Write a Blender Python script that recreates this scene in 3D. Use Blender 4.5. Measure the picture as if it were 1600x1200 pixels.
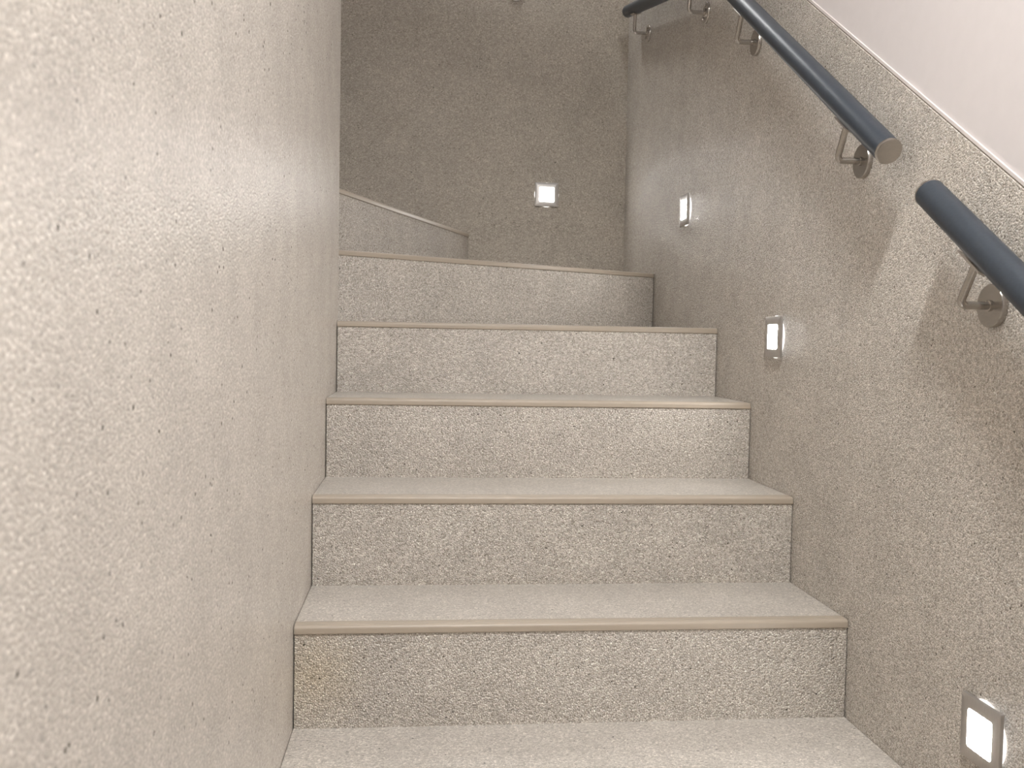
import bpy, bmesh, math
from mathutils import Vector, Matrix

for o in list(bpy.data.objects):
    bpy.data.objects.remove(o, do_unlink=True)
SC = bpy.context.scene
COL = SC.collection

# ------------------------------------------------------------------ camera
CAM_F_PX = 1477.92
cam_d = bpy.data.cameras.new('camera')
cam_d.sensor_fit = 'HORIZONTAL'
cam_d.sensor_width = 36.0
cam_d.lens = CAM_F_PX / 1600.0 * 36.0
cam_d.clip_start = 0.01
cam_d.clip_end = 50
cam_d.dof.use_dof = True
cam_d.dof.focus_distance = 1.9
cam_d.dof.aperture_fstop = 10.5
cam = bpy.data.objects.new('camera', cam_d)
COL.objects.link(cam)
cr = Vector((0.995013, -0.09811821, 0.01794285))
cu = Vector((-0.0135153, 0.04560455, 0.99886814))
cf = Vector((0.09882543, 0.99412929, -0.04405102))
m = Matrix((cr, cu, -cf)).transposed().to_4x4()
m.translation = Vector((0.20726, 0.0, 0.49369))
cam.matrix_world = m
SC.camera = cam

# ------------------------------------------------------------------ world, exposure, light strengths
wd = bpy.data.worlds.new('world')
SC.world = wd
wd.use_nodes = True
wd.node_tree.nodes['Background'].inputs['Color'].default_value = (0.9, 0.88, 0.85, 1)
wd.node_tree.nodes['Background'].inputs['Strength'].default_value = 0.05
SC.view_settings.view_transform = 'Standard'
SC.view_settings.look = 'None'
SC.view_settings.gamma = 1.0
SC.view_settings.use_curve_mapping = False
SC.view_settings.exposure = 0.0
SC.cycles.caustics_reflective = False
SC.cycles.caustics_refractive = False
SC.cycles.sample_clamp_indirect = 8.0
SC.cycles.use_adaptive_sampling = False
LAMP_LOW = (0.47, 0.46, 362.0)      # x, y, radiance of the lamp under the low ceiling over the lower steps
LAMP_TURN = (0.55, 3.46, 180.0)      # the ceiling lamp over the turn
STEP_LIGHT = 106.0                  # radiance of the step light lenses
STEP_GLOW = 1.7                    # radiance of the rings that glow behind their plates
LOW = (1.35, 2.25)                 # far edge and underside of the low ceiling over the lower steps
LAMP_COL = (0.985, 1.0, 1.0)
STEP_COL = (1.0, 0.98, 0.96)

# ------------------------------------------------------------------ measured layout
H = 0.18            # rise
G = 0.26846         # going
D = 1.62966         # y of the nearest full nosing in view (z = 0)
W = 0.99232         # stair width: left wall at x = 0, right wall at x = W
YB = 3.62           # back wall
ZC = 2.75           # ceiling
ZF = -3 * H         # lower floor
YR = -1.5           # wall behind the camera
XE = -1.25          # end wall of the upper flight
RC = 0.09           # radius of the rounded left wall end
YN = 2.47

# ------------------------------------------------------------------ materials
def new_mat(name):
    mt = bpy.data.materials.new(name)
    mt.use_nodes = True
    nt = mt.node_tree
    b = nt.nodes['Principled BSDF']
    return mt, nt, b

def ramp(nt, stops, interp='LINEAR'):
    r = nt.nodes.new('ShaderNodeValToRGB')
    r.color_ramp.interpolation = interp
    e = r.color_ramp.elements
    while len(e) < len(stops):
        e.new(0.5)
    for i, (p, c) in enumerate(stops):
        e[i].position = p
        e[i].color = (c[0], c[1], c[2], 1) if not isinstance(c, (int, float)) else (c, c, c, 1)
    return r

def stone(name, scale, tone=1.0, gap_w=0.16, gap_mix=0.55, bump=0.6, dist=0.0012, rough=0.36, stain=None, stretch=(1, 1, 1), spread=1.0, spec=0.5, tint=(1, 1, 1)):
    """marble granulate bound in clear resin"""
    mt, nt, b = new_mat(name)
    L = nt.links
    geo = nt.nodes.new('ShaderNodeNewGeometry')
    mp = nt.nodes.new('ShaderNodeMapping')
    mp.inputs['Scale'].default_value = stretch
    L.new(geo.outputs['Position'], mp.inputs['Vector'])
    v = nt.nodes.new('ShaderNodeTexVoronoi')
    v.feature = 'F1'
    v.inputs['Scale'].default_value = scale
    L.new(mp.outputs['Vector'], v.inputs['Vector'])
    e = nt.nodes.new('ShaderNodeTexVoronoi')
    e.feature = 'DISTANCE_TO_EDGE'
    e.inputs['Scale'].default_value = scale
    L.new(mp.outputs['Vector'], e.inputs['Vector'])
    sep = nt.nodes.new('ShaderNodeSeparateColor')
    L.new(v.outputs['Color'], sep.inputs['Color'])
    t = tone
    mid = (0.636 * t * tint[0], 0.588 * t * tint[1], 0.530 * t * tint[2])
    def k(f, tint=(1, 1, 1)):
        f = 1 + (f - 1) * spread
        return tuple(min(0.9, a * f * q) for a, q in zip(mid, tint))
    dark = (0.05, 0.045, 0.04)
    rp = ramp(nt, [(0.0, dark), (0.0018, dark), (0.002, k(.72)), (0.05, k(.84)), (0.3, k(.93)), (0.62, k(1.03)), (0.9, k(1.13, (1, 1, 1.01))), (1.0, k(1.3))])
    L.new(sep.outputs['Red'], rp.inputs['Fac'])
    gp = ramp(nt, [(0.0, 1.0), (gap_w, 0.0)])
    L.new(e.outputs['Distance'], gp.inputs['Fac'])
    gm = nt.nodes.new('ShaderNodeMath'); gm.operation = 'MULTIPLY'
    gm.inputs[1].default_value = min(1.0, gap_mix * 1.6); gm.use_clamp = True
    # the resin fills the gaps unevenly
    vn = nt.nodes.new('ShaderNodeTexNoise')
    vn.inputs['Scale'].default_value = scale * 0.75
    vn.inputs['Detail'].default_value = 1.0
    L.new(mp.outputs['Vector'], vn.inputs['Vector'])
    vr = ramp(nt, [(0.36, 0.4), (0.62, 1.0)])
    L.new(vn.outputs['Fac'], vr.inputs['Fac'])
    vm = nt.nodes.new('ShaderNodeMath'); vm.operation = 'MULTIPLY'
    L.new(gp.outputs['Color'], vm.inputs[0])
    L.new(vr.outputs['Color'], vm.inputs[1])
    L.new(vm.outputs[0], gm.inputs[0])
    mix = nt.nodes.new('ShaderNodeMix'); mix.data_type = 'RGBA'
    L.new(gm.outputs[0], mix.inputs['Factor'])
    L.new(rp.outputs['Color'], mix.inputs['A'])
    mix.inputs['B'].default_value = (0.23 * t, 0.195 * t, 0.155 * t, 1)
    # broad mottling of the hand-spread layer
    ns = nt.nodes.new('ShaderNodeTexNoise')
    ns.inputs['Scale'].default_value = 9.0
    ns.inputs['Detail'].default_value = 3.0
    L.new(geo.outputs['Position'], ns.inputs['Vector'])
    nr = ramp(nt, [(0.3, 0.93), (0.7, 1.05)])
    L.new(ns.outputs['Fac'], nr.inputs['Fac'])
    mul = nt.nodes.new('ShaderNodeMix'); mul.data_type = 'RGBA'; mul.blend_type = 'MULTIPLY'
    mul.inputs['Factor'].default_value = 1.0
    L.new(mix.outputs['Result'], mul.inputs['A'])
    L.new(nr.outputs['Color'], mul.inputs['B'])
    out = mul.outputs['Result']
    if stain:
        dn = nt.nodes.new('ShaderNodeVectorMath'); dn.operation = 'DISTANCE'
        L.new(geo.outputs['Position'], dn.inputs[0])
        dn.inputs[1].default_value = stain[0]
        sr = ramp(nt, [(0.0, 0.55), (stain[1], 0.0)])
        L.new(dn.outputs['Value'], sr.inputs['Fac'])
        sm = nt.nodes.new('ShaderNodeMix'); sm.data_type = 'RGBA'; sm.blend_type = 'MULTIPLY'
        L.new(sr.outputs['Color'], sm.inputs['Factor'])
        L.new(out, sm.inputs['A'])
        sm.inputs['B'].default_value = (1.0, 0.90, 0.68, 1)
        out = sm.outputs['Result']
    L.new(out, b.inputs['Base Color'])
    b.inputs['Roughness'].default_value = rough
    b.inputs['Specular IOR Level'].default_value = spec
    hr = ramp(nt, [(0.0, 1.0), (0.55, 0.55), (0.9, 0.0)])
    L.new(v.outputs['Distance'], hr.inputs['Fac'])
    bp = nt.nodes.new('ShaderNodeBump')
    bp.inputs['Strength'].default_value = bump
    bp.inputs['Distance'].default_value = dist
    L.new(hr.outputs['Color'], bp.inputs['Height'])
    L.new(bp.outputs['Normal'], b.inputs['Normal'])
    return mt

def plain(name, col, rough=0.5, metal=0.0, spec=0.5, noise=None, coat=0.0):
    mt, nt, b = new_mat(name)
    b.inputs['Base Color'].default_value = (*col, 1)
    b.inputs['Roughness'].default_value = rough
    b.inputs['Metallic'].default_value = metal
    b.inputs['Specular IOR Level'].default_value = spec
    b.inputs['Coat Weight'].default_value = coat
    if noise:
        sc, amt, stretch = noise
        tc = nt.nodes.new('ShaderNodeTexCoord')
        mp = nt.nodes.new('ShaderNodeMapping')
        mp.inputs['Scale'].default_value = stretch
        nt.links.new(tc.outputs['Object'], mp.inputs['Vector'])
        n = nt.nodes.new('ShaderNodeTexNoise')
        n.inputs['Scale'].default_value = sc
        n.inputs['Detail'].default_value = 4
        nt.links.new(mp.outputs['Vector'], n.inputs['Vector'])
        r = ramp(nt, [(0.3, tuple(c * (1 - amt) for c in col)), (0.7, tuple(min(1, c * (1 + amt)) for c in col))])
        nt.links.new(n.outputs['Fac'], r.inputs['Fac'])
        nt.links.new(r.outputs['Color'], b.inputs['Base Color'])
        bp = nt.nodes.new('ShaderNodeBump')
        bp.inputs['Strength'].default_value = 0.08
        bp.inputs['Distance'].default_value = 0.001
        nt.links.new(n.outputs['Fac'], bp.inputs['Height'])
        nt.links.new(bp.outputs['Normal'], b.inputs['Normal'])
    return mt

def glow(name, col, strength):
    mt, nt, b = new_mat(name)
    b.inputs['Base Color'].default_value = (0.8, 0.8, 0.8, 1)
    b.inputs['Emission Color'].default_value = (*col, 1)
    b.inputs['Emission Strength'].default_value = strength
    return mt

M_WALL_R = stone('stone_right', 335, tone=1.05, gap_w=0.22, gap_mix=0.62, bump=0.95, dist=0.0013, rough=0.25, spread=1.8)
M_WALL_L = stone('stone_left', 360, tone=1.10, gap_w=0.15, gap_mix=0.22, bump=0.42, dist=0.0010, rough=0.24, spread=0.9)
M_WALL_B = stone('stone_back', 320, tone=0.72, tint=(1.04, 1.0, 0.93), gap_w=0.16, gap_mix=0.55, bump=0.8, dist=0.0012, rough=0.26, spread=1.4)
M_RISER = stone('stone_riser', 330, tone=1.05, gap_w=0.26, gap_mix=0.95, bump=1.0, dist=0.0018, rough=0.24, spread=1.4, stain=((0.03, 1.63, -0.085), 0.11))
M_TREAD = stone('stone_tread', 330, tone=0.83, gap_w=0.16, gap_mix=0.4, bump=0.4, dist=0.0008, rough=0.3, spread=1.5)
M_PAINT = plain('white_paint', (0.63, 0.59, 0.585), 0.6, noise=(40, 0.012, (1, 1, 1)))
M_TRIM = plain('trim_profile', (0.64, 0.59, 0.57), 0.45, noise=(30, 0.02, (1, 1, 1)))
M_JOINT = plain('dark_joint', (0.16, 0.135, 0.11), 0.8, noise=(60, 0.1, (1, 1, 1)))
M_NOSE = plain('nosing_profile', (0.365, 0.308, 0.245), 0.42, noise=(40, 0.012, (1, 1, 1)))
M_RAIL = plain('rail_coating', (0.031, 0.038, 0.048), 0.42, 0.0, 0.32, noise=(220, 0.10, (1, 1, 1)))
M_STEEL = plain('brushed_steel', (0.46, 0.43, 0.395), 0.24, 1.0, noise=(90, 0.06, (1, 1, 6)))
M_PLATE = plain('plate_steel', (0.52, 0.495, 0.47), 0.42, 0.9, noise=(90, 0.05, (6, 6, 1)))
M_LENS = glow('lens_light', STEP_COL, STEP_LIGHT)
M_RING = glow('ring_light', STEP_COL, STEP_GLOW)
M_RING.cycles.emission_sampling = 'NONE'     # mostly hidden behind the plates: found by bounces
M_LAMP_A = glow('lamp_light_low', LAMP_COL, LAMP_LOW[2])
M_LAMP_B = glow('lamp_light_turn', LAMP_COL, LAMP_TURN[2])
M_HOUSING = plain('lamp_housing', (0.75, 0.74, 0.72), 0.5, noise=(30, 0.01, (1, 1, 1)))

# ------------------------------------------------------------------ helpers
def link(name, bm, mat, parent=None, smooth=False):
    bmesh.ops.recalc_face_normals(bm, faces=bm.faces)
    me = bpy.data.meshes.new(name)
    bm.to_mesh(me)
    bm.free()
    if smooth:
        for p in me.polygons:
            p.use_smooth = True
        try:
            me.set_sharp_from_angle(angle=math.radians(40))
        except Exception:
            pass
    me.materials.append(mat)
    o = bpy.data.objects.new(name, me)
    COL.objects.link(o)
    if parent is not None:
        o.parent = parent
        o.matrix_parent_inverse = Matrix.Translation(-Vector(WORLD_LOC(parent)))
    return o

def WORLD_LOC(o):
    v = Vector(o.location)
    if o.parent is not None:      # parents are never rotated; meshes carry world coordinates
        v = Vector((0, 0, 0)) if o.type == 'MESH' else v
    return v

def thing(name, label, cat, loc, group=None):
    o = bpy.data.objects.new(name, None)
    o.empty_display_size = 0.05
    COL.objects.link(o)
    o.location = loc
    o['label'] = label
    o['category'] = cat
    if group:
        o['group'] = group
    return o

def struct(o, label=None):
    o['kind'] = 'structure'
    if label:
        o['label'] = label
    return o

def prism(bm, poly, axis, a, b):
    """poly: 2-D points in the two remaining axes (in x, y, z order), extruded along axis from a to b"""
    def P(p, t):
        q = list(p)
        q.insert(axis, t)
        return q
    va = [bm.verts.new(P(p, a)) for p in poly]
    vb = [bm.verts.new(P(p, b)) for p in poly]
    n = len(poly)
    bm.faces.new(va)
    bm.faces.new(vb[::-1])
    for i in range(n):
        bm.faces.new((va[i], vb[i], vb[(i + 1) % n], va[(i + 1) % n]))
    return bm

def box(bm, x0, x1, y0, y1, z0, z1):
    return prism(bm, [(x0, y0), (x1, y0), (x1, y1), (x0, y1)], 2, z0, z1)

def frame_for(d):
    d = d.normalized()
    a = Vector((1, 0, 0)) if abs(d.x) < 0.8 else Vector((0, 0, 1))
    u = d.cross(a).normalized()
    return u, d.cross(u).normalized()

def tube(bm, pts, r, n=20, caps=True):
    """tube along a polyline with mitred joints"""
    pts = [Vector(p) for p in pts]
    d0 = (pts[1] - pts[0]).normalized()
    u, v = frame_for(d0)
    rings = []
    cur = [pts[0] + r * (math.cos(2 * math.pi * i / n) * u + math.sin(2 * math.pi * i / n) * v) for i in range(n)]
    rings.append([bm.verts.new(c) for c in cur])
    for k in range(1, len(pts)):
        d = (pts[k] - pts[k - 1]).normalized()
        nn = d if k == len(pts) - 1 else (d + (pts[k + 1] - pts[k]).normalized()).normalized()
        cur = [c + d * ((pts[k] - c).dot(nn) / d.dot(nn)) for c in cur]
        rings.append([bm.verts.new(c) for c in cur])
    for a, b in zip(rings, rings[1:]):
        for i in range(n):
            bm.faces.new((a[i], a[(i + 1) % n], b[(i + 1) % n], b[i]))
    if caps:
        bm.faces.new(rings[0][::-1])
        bm.faces.new(rings[-1])
    return bm

def lathe(bm, base, d, prof, n=28):
    """prof: (radius, distance along d) pairs from base; closed with caps"""
    base = Vector(base)
    d = Vector(d).normalized()
    u, v = frame_for(d)
    rings = []
    for r, t in prof:
        rings.append([bm.verts.new(base + d * t + r * (math.cos(2 * math.pi * i / n) * u + math.sin(2 * math.pi * i / n) * v)) for i in range(n)])
    for a, b in zip(rings, rings[1:]):
        for i in range(n):
            bm.faces.new((a[i], a[(i + 1) % n], b[(i + 1) % n], b[i]))
    bm.faces.new(rings[0][::-1])
    bm.faces.new(rings[-1])
    return bm

def arc_bend(a, c, b, r, n=6):
    """polyline a-c-b with the corner c rounded"""
    a, c, b = Vector(a), Vector(c), Vector(b)
    da, db = (a - c).normalized(), (b - c).normalized()
    ang = da.angle(db)
    t = r / math.tan(ang / 2)
    ctr = c + (da + db).normalized() * (r / math.sin(ang / 2))
    p0, p1 = c + da * t, c + db * t
    out = [a]
    for i in range(n + 1):
        q = p0.lerp(p1, i / n)
        out.append(ctr + (q - ctr).normalized() * r)
    out.append(b)
    return out

# ------------------------------------------------------------------ the setting
# left wall: long wall, rounded end, returning along the upper flight
poly = [(0, YR), (0, YN)]
for i in range(1, 13):
    a = math.pi / 2 * i / 12
    poly.append((-RC + RC * math.cos(a), YN + RC * math.sin(a)))
poly += [(XE, YN + RC), (XE, YN + RC - 0.14), (-0.14, YN + RC - 0.14), (-0.14, YR)]
struct(link('wall_left', prism(bmesh.new(), poly, 2, ZF, ZC), M_WALL_L, smooth=True))

# right wall: painted, with stone up to a sloping line topped by a slim profile
TOP = [(-1.0, -0.7765), (2.33, 1.491), (YB, 1.803)]
for i, (y, z) in enumerate(TOP[:2]):
    TOP[i] = (y, 0.7045 + 0.681 * (y - 1.1756))
TOP[0] = (YR, 0.7045 + 0.681 * (YR - 1.1756))
TOP[2] = (YB, TOP[1][1] + 0.26 * (YB - TOP[1][0]))
wr = struct(link('wall_right', box(bmesh.new(), W + 0.005, W + 0.15, YR, YB + 0.15, ZF - 1.5, ZC), M_PAINT))
link('stone_cladding', prism(bmesh.new(), [(YR, ZF - 1.5), (YB, ZF - 1.5)] + TOP[::-1], 0, W, W + 0.005), M_WALL_R, wr)
def strip_along(line, z0, z1):
    return [(y, z + z0) for y, z in line] + [(y, z + z1) for y, z in line[::-1]]
link('shadow_joint', prism(bmesh.new(), strip_along(TOP, 0.0, 0.0028), 0, W + 0.003, W + 0.005), M_JOINT, wr)
link('edge_profile', prism(bmesh.new(), strip_along(TOP, 0.0028, 0.0085), 0, W + 0.002, W + 0.005), M_TRIM, wr)

# back wall
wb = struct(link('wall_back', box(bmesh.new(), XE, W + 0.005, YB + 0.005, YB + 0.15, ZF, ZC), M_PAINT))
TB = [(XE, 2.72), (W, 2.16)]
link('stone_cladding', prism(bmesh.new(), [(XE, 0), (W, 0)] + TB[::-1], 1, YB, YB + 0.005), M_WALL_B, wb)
link('edge_profile', prism(bmesh.new(), strip_along(TB, 0.0, 0.008), 1, YB - 0.001, YB + 0.005), M_TRIM, wb)
struct(link('wall_end', box(bmesh.new(), XE - 0.12, XE, YN + RC - 0.14, YB + 0.15, ZF, ZC), M_PAINT))
struct(link('wall_rear', box(bmesh.new(), -0.14, W + 0.15, YR - 0.12, YR, ZF - 1.5, ZC), M_PAINT))
struct(link('floor', box(bmesh.new(), -0.14, W + 0.15, YR, D - 3 * G + 0.05, ZF - 0.12, ZF), M_TREAD))
ceil = struct(link('ceiling', box(bmesh.new(), XE - 0.12, W + 0.15, YR - 0.12, YB + 0.15, ZC, ZC + 0.12), M_PAINT))
link('low_slab', box(bmesh.new(), 0.0, W, YR, LOW[0], LOW[1], ZC), M_PAINT, ceil)

# ------------------------------------------------------------------ the staircase
stairs = thing('staircase', 'pebbled beige staircase with smooth brown nosing strips winding up to the left', 'staircase', (W / 2, D, 0))
BACKING = []

def cut(p, d, clip):
    ax, val = clip
    t = (val - p[ax]) / d[ax]
    return (p[0] + d[0] * t, p[1] + d[1] * t)

class Edge:
    """front edge of a step in plan: a line from the left to the right, cut off by the walls"""
    def __init__(self, a, b, z, cl, cr_):
        self.a, self.z, self.cl, self.cr = a, z, cl, cr_
        dx, dy = b[0] - a[0], b[1] - a[1]
        l = math.hypot(dx, dy)
        self.d = (dx / l, dy / l)
        self.n = (-self.d[1], self.d[0])           # towards the back of the tread
    def at(self, t, gap=0.0):
        p = (self.a[0] + self.n[0] * t, self.a[1] + self.n[1] * t)
        l, r = cut(p, self.d, self.cl), cut(p, self.d, self.cr)
        return ((l[0] + self.d[0] * gap, l[1] + self.d[1] * gap), (r[0] - self.d[0] * gap, r[1] - self.d[1] * gap))

JT = 0.0008         # open joint between the steps and the walls
LW, RW, BW = (0, JT), (0, W - JT), (1, YB - JT)
edges = []
for k in range(-2, 4):
    y = D + (k) * G
    edges.append(Edge((0, y), (W, y), k * H, LW, RW))
edges.append(Edge((-0.009, 2.577), (W, 3.132), 0.733, (0, -0.05), RW))
edges.append(Edge((-0.01, 2.627), (0.393, YB), 0.904, (0, -0.038), BW))
edges.append(Edge((-0.10, 2.57), (-0.16, YB), 1.08, (1, YN + RC + JT), BW))
edges.append(Edge((-0.42, 2.57), (-0.43, YB), 1.26, (1, YN + RC + JT), BW))

NOSE = [(0.0015, -0.0145), (0.0, -0.0130), (0.0, -0.0055), (0.0006, -0.0032), (0.002, -0.0012), (0.0045, 0.0002), (0.009, 0.0006),
        (0.0095, -0.0002), (0.0115, -0.0002), (0.012, 0.0006), (0.018, 0.0006), (0.0185, -0.0002), (0.0205, -0.0002), (0.021, 0.0006),
        (0.0288, 0.0006), (0.030, -0.001), (0.030, -0.004), (0.006, -0.004), (0.006, -0.0145)]

def loft(bm, e, prof, gap=0.0):
    va, vb = [], []
    for t, dz in prof:
        l, r = e.at(t, gap)
        va.append(bm.verts.new((l[0], l[1], e.z + dz)))
        vb.append(bm.verts.new((r[0], r[1], e.z + dz)))
    n = len(prof)
    for i in range(n):
        bm.faces.new((va[i], va[(i + 1) % n], vb[(i + 1) % n], vb[i]))
    fa, fb = bm.faces.new(va[::-1]), bm.faces.new(vb)
    bmesh.ops.triangulate(bm, faces=[fa, fb])
    return bm

for i, e in enumerate(edges):
    zprev = edges[i - 1].z if i else ZF
    rise = e.z - zprev
    # riser facing
    bm = bmesh.new()
    loft(bm, e, [(0.0028, -rise), (0.0028, -0.0145), (0.022, -0.0145), (0.022, -rise)], 0.0012)
    link('riser', bm, M_RISER, stairs)
    # nosing strip
    o = link('nosing_strip', loft(bmesh.new(), e, NOSE, 0.0003), M_NOSE, stairs, smooth=True)
    # tread
    l, r = e.at(0.0302)
    if i + 1 < len(edges):
        l2, r2 = edges[i + 1].at(0.021)
        pl = [l, r]
        if e.cr != edges[i + 1].cr:
            pl.append((W - JT, YB - JT))
        pl += [r2, l2]
        if i == 5:
            pl += [(-RC + (RC + 0.002) * math.cos(math.radians(q)), YN + (RC + 0.002) * math.sin(math.radians(q))) for q in (60, 45, 30, 15, 0)]
    else:
        pl = [l, r, (XE + JT, YB - JT), (XE + JT, YN + RC + JT)]
    link('tread', prism(bmesh.new(), pl, 2, e.z - 0.03, e.z), M_TREAD, stairs)

# ------------------------------------------------------------------ handrails
RR = 0.0212
XR = W - 0.052
def bracket(parent, flange, nrm, raildir, drop, off=0.052, screws=True):
    """flange: centre on the wall; nrm: out of the wall; the arm goes straight out, turns square to the rail and carries it"""
    f, nrm, rd = Vector(flange), Vector(nrm), Vector(raildir).normalized()
    up = nrm.cross(rd)
    if up.z < 0:
        up = -up
    elbow = f + nrm * off
    top = elbow + up * (drop - RR + 0.002)
    arm = link('bracket', tube(bmesh.new(), arc_bend(f + nrm * 0.006, elbow, top, 0.011), 0.0057, 14), M_STEEL, parent, smooth=True)
    if screws:
        prof = [(0.029, 0.0), (0.029, 0.0045), (0.0282, 0.0055), (0.011, 0.0056), (0.011, 0.0095), (0.0065, 0.0105)]
    else:         # plain cover rose
        prof = [(0.030, 0.0), (0.030, 0.0075), (0.0292, 0.0087), (0.0078, 0.0088), (0.0078, 0.0112), (0.0064, 0.0118)]
    bm = lathe(bmesh.new(), f, nrm, prof)
    link('wall_flange', bm, M_STEEL, arm, smooth=True)
    tv = Vector((0, 0, 1))
    sv = nrm.cross(tv)
    for ang in (90, 210, 330) if screws else ():
        c = f + (tv * math.sin(math.radians(ang)) + sv * math.cos(math.radians(ang))) * 0.0205
        link('screw', lathe(bmesh.new(), c, nrm, [(0.0042, 0.005), (0.0042, 0.0068), (0.0028, 0.0084)], 12), M_STEEL, arm, smooth=True)
    # curved saddle plate under the rail
    bm = bmesh.new()
    rc = elbow + up * drop
    vs = []
    for s in (-0.03, 0.03):
        for r in (RR + 0.0001, RR + 0.0026):
            vs.append([bm.verts.new(rc + rd * s + nrm * (r * math.sin(a)) - up * (r * math.cos(a))) for a in [math.radians(x) for x in range(-35, 36, 10)]])
    a0, a1, b0, b1 = vs
    for i in range(len(a0) - 1):
        bm.faces.new((a0[i], a0[i + 1], b0[i + 1], b0[i])); bm.faces.new((a1[i], b1[i], b1[i + 1], a1[i + 1]))
        bm.faces.new((a0[i], a1[i], a1[i + 1], a0[i + 1])); bm.faces.new((b0[i], b0[i + 1], b1[i + 1], b1[i]))
    for i in (0, -1):
        bm.faces.new((a0[i], b0[i], b1[i], a1[i]))
    link('saddle_plate', bm, M_STEEL, arm, smooth=True)

def handrail(label, pts, caps, brackets):
    """brackets: (flange point, wall normal, rail direction)"""
    t = thing('handrail', label, 'handrail', pts[0], 'dark grey handrails on the stair walls')
    pts = [Vector(p) for p in pts]
    link('rail', tube(bmesh.new(), pts, RR, 36), M_RAIL, t, smooth=True)
    for end, nxt in caps:
        d = (pts[end] - pts[nxt]).normalized()
        c = link('end_cap', lathe(bmesh.new(), pts[end], d, [(RR - 0.0004, -0.0006), (RR + 0.0003, 0.0), (RR + 0.0003, 0.0022), (RR - 0.0012, 0.0034), (RR - 0.003, 0.0036)], 36), M_STEEL, t, smooth=True)
        c['label'] = 'flat brushed steel end cap'
    for fl, nr, rd, drop in brackets:
        bracket(t, fl, nr, rd, drop, screws=rd != RD)
    return t

def zmain(y): return 0.806 + 0.672 * (y - 1.442)
def zup(y): return 1.601 + 0.242 * (y - 3.035)
YBEND = 2.394
RD, RU = (0, 1, 0.672), (0, 1, 0.242)
PD = 0.086
NX = (-1, 0, 0)
def fl_main(y):      # foot of the square drop from the rail
    s = Vector(RD).normalized()
    n = Vector((0, -s.z, s.y))
    return s, n
handrail('long dark grey handrail ending in a flat steel cap, rising along the right wall',
         [(XR, 1.442, zmain(1.442)), (XR, YBEND, zmain(YBEND)), (XR, 3.40, zup(3.40))],
         [(0, 1), (2, 1)],
         [((W, 1.628, 0.826), NX, RD, PD), ((W, 2.194, 1.2085), NX, RD, PD), ((W, 2.607, 1.418), NX, RU, 0.078), ((W, 3.290, 1.579), NX, RU, 0.081)])
handrail('dark grey handrail nearest the viewer, its rounded upper end just below the capped one',
         [(XR, 1.313, zmain(1.313)), (XR, 0.25, zmain(0.25))],
         [(0, 1), (1, 0)],
         [((W, 1.2278, 0.5553), NX, RD, PD), ((W, 0.55, 0.5553 - 0.672 * 0.6778), NX, RD, PD)])
zb = 1.815 + 0.085
handrail('handrail on the dark back wall, only a bracket foot showing at the top edge',
         [(0.80, YB - 0.055, zb - 0.24 * 0.2445), (-0.55, YB - 0.055, zb + 0.24 * 1.1055)],
         [(0, 1), (1, 0)],
         [((0.5555, YB, 1.809), (0, -1, 0), (-1, 0, 0.24), 0.083), ((-0.35, YB, 1.815 + 0.24 * 0.9055), (0, -1, 0), (-1, 0, 0.24), 0.083)])

# ------------------------------------------------------------------ step lights
def rounded_rect(hw, hh, r, n=5):
    pts = []
    for cx, cy, a0 in ((hw - r, hh - r, 0), (-hw + r, hh - r, 90), (-hw + r, -hh + r, 180), (hw - r, -hh + r, 270)):
        for i in range(n + 1):
            a = math.radians(a0 + 90 * i / n)
            pts.append((cx + r * math.cos(a), cy + r * math.sin(a)))
    return pts

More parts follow.
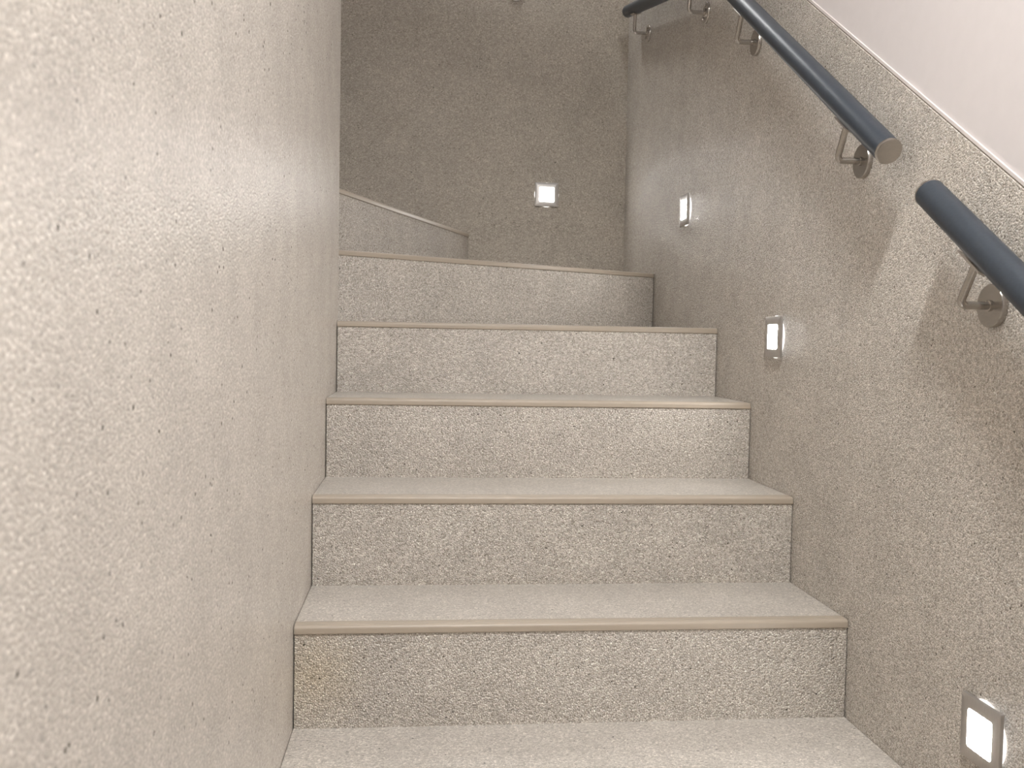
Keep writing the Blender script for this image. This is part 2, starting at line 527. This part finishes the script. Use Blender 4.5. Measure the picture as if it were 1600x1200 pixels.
def step_light(label, pos, nrm):
    t = thing('step_light', label, 'wall light', pos, 'square steel step lights')
    p, n = Vector(pos), Vector(nrm)
    up = Vector((0, 0, 1))
    s = up.cross(n)
    def Q(a, b, h):
        return p + s * a + up * b + n * h
    # face plate: bevelled square with a rounded square opening
    bm = bmesh.new()
    o_, z0, z1 = 0.045, 0.0045, 0.0105
    outer = [rounded_rect(o_, o_, 0.0015, 5), rounded_rect(o_, o_, 0.0015, 5), rounded_rect(o_ - 0.0012, o_ - 0.0012, 0.0012, 5)]
    inner = rounded_rect(0.028, 0.0270, 0.004, 5)
    R0 = [bm.verts.new(Q(a, b, z0)) for a, b in outer[0]]
    R1 = [bm.verts.new(Q(a, b, z1 - 0.001)) for a, b in outer[1]]
    R2 = [bm.verts.new(Q(a, b, z1)) for a, b in outer[2]]
    I2 = [bm.verts.new(Q(a, b, z1)) for a, b in inner]
    I0 = [bm.verts.new(Q(a, b, z0)) for a, b in inner]
    N = len(R0)
    for A, B in ((R0, R1), (R1, R2), (R2, I2), (I2, I0), (I0, R0)):
        for i in range(N):
            bm.faces.new((A[i], A[(i + 1) % N], B[(i + 1) % N], B[i]))
    link('face_plate', bm, M_PLATE, t, smooth=True)
    bm = bmesh.new()
    l = [(a * 0.995, b * 0.995) for a, b in inner]
    a_ = [bm.verts.new(Q(a, b, z1 - 0.004)) for a, b in l]
    b_ = [bm.verts.new(Q(a * 0.97, b * 0.97, z1 + 0.0003)) for a, b in l]
    bm.faces.new(a_[::-1]); bm.faces.new(b_)
    for i in range(N):
        bm.faces.new((a_[i], a_[(i + 1) % N], b_[(i + 1) % N], b_[i]))
    ln = link('lens', bm, M_LENS, t)
    ln['label'] = 'glowing white diffuser'
    rg = link('glow_ring', lathe(bmesh.new(), p, n, [(0.0445, 0.0), (0.0466, 0.001), (0.0466, 0.0026), (0.0445, 0.0036)], 40), M_RING, t, smooth=True)
    rg['label'] = 'light leaking round the plate'

step_light('lit square step light facing front on the dark back wall', (0.6865, YB, 1.0595), (0, -1, 0))
step_light('lit step light on the right wall closest to the far corner, highest of three', (W, 2.755, 0.8935), NX)
step_light('lit step light on the right wall level with the middle steps, second of three', (W, 2.019, 0.516), NX)
step_light('large lit step light low on the right wall nearest the viewer', (W, 1.209, -0.034), NX)

# ------------------------------------------------------------------ ceiling lamps that light the stairwell
def ceiling_lamp(label, x, y, zc, mat, hx, hy):
    t = thing('ceiling_lamp', label, 'ceiling light', (x, y, zc), 'flat ceiling lights')
    bm = bmesh.new()
    prism(bm, [(x + a, y + b) for a, b in rounded_rect(hx + 0.012, hy + 0.012, 0.02)], 2, zc - 0.04, zc)
    link('housing', bm, M_HOUSING, t)
    bm = bmesh.new()
    prism(bm, [(x + a, y + b) for a, b in rounded_rect(hx, hy, 0.015)], 2, zc - 0.052, zc - 0.04)
    link('diffuser', bm, mat, t)
ceiling_lamp('flat white ceiling light over the lower steps', LAMP_LOW[0], LAMP_LOW[1], LOW[1], M_LAMP_A, 0.11, 0.10)
ceiling_lamp('flat white ceiling light over the turn of the stairs', LAMP_TURN[0], LAMP_TURN[1], ZC, M_LAMP_B, 0.06, 0.06)
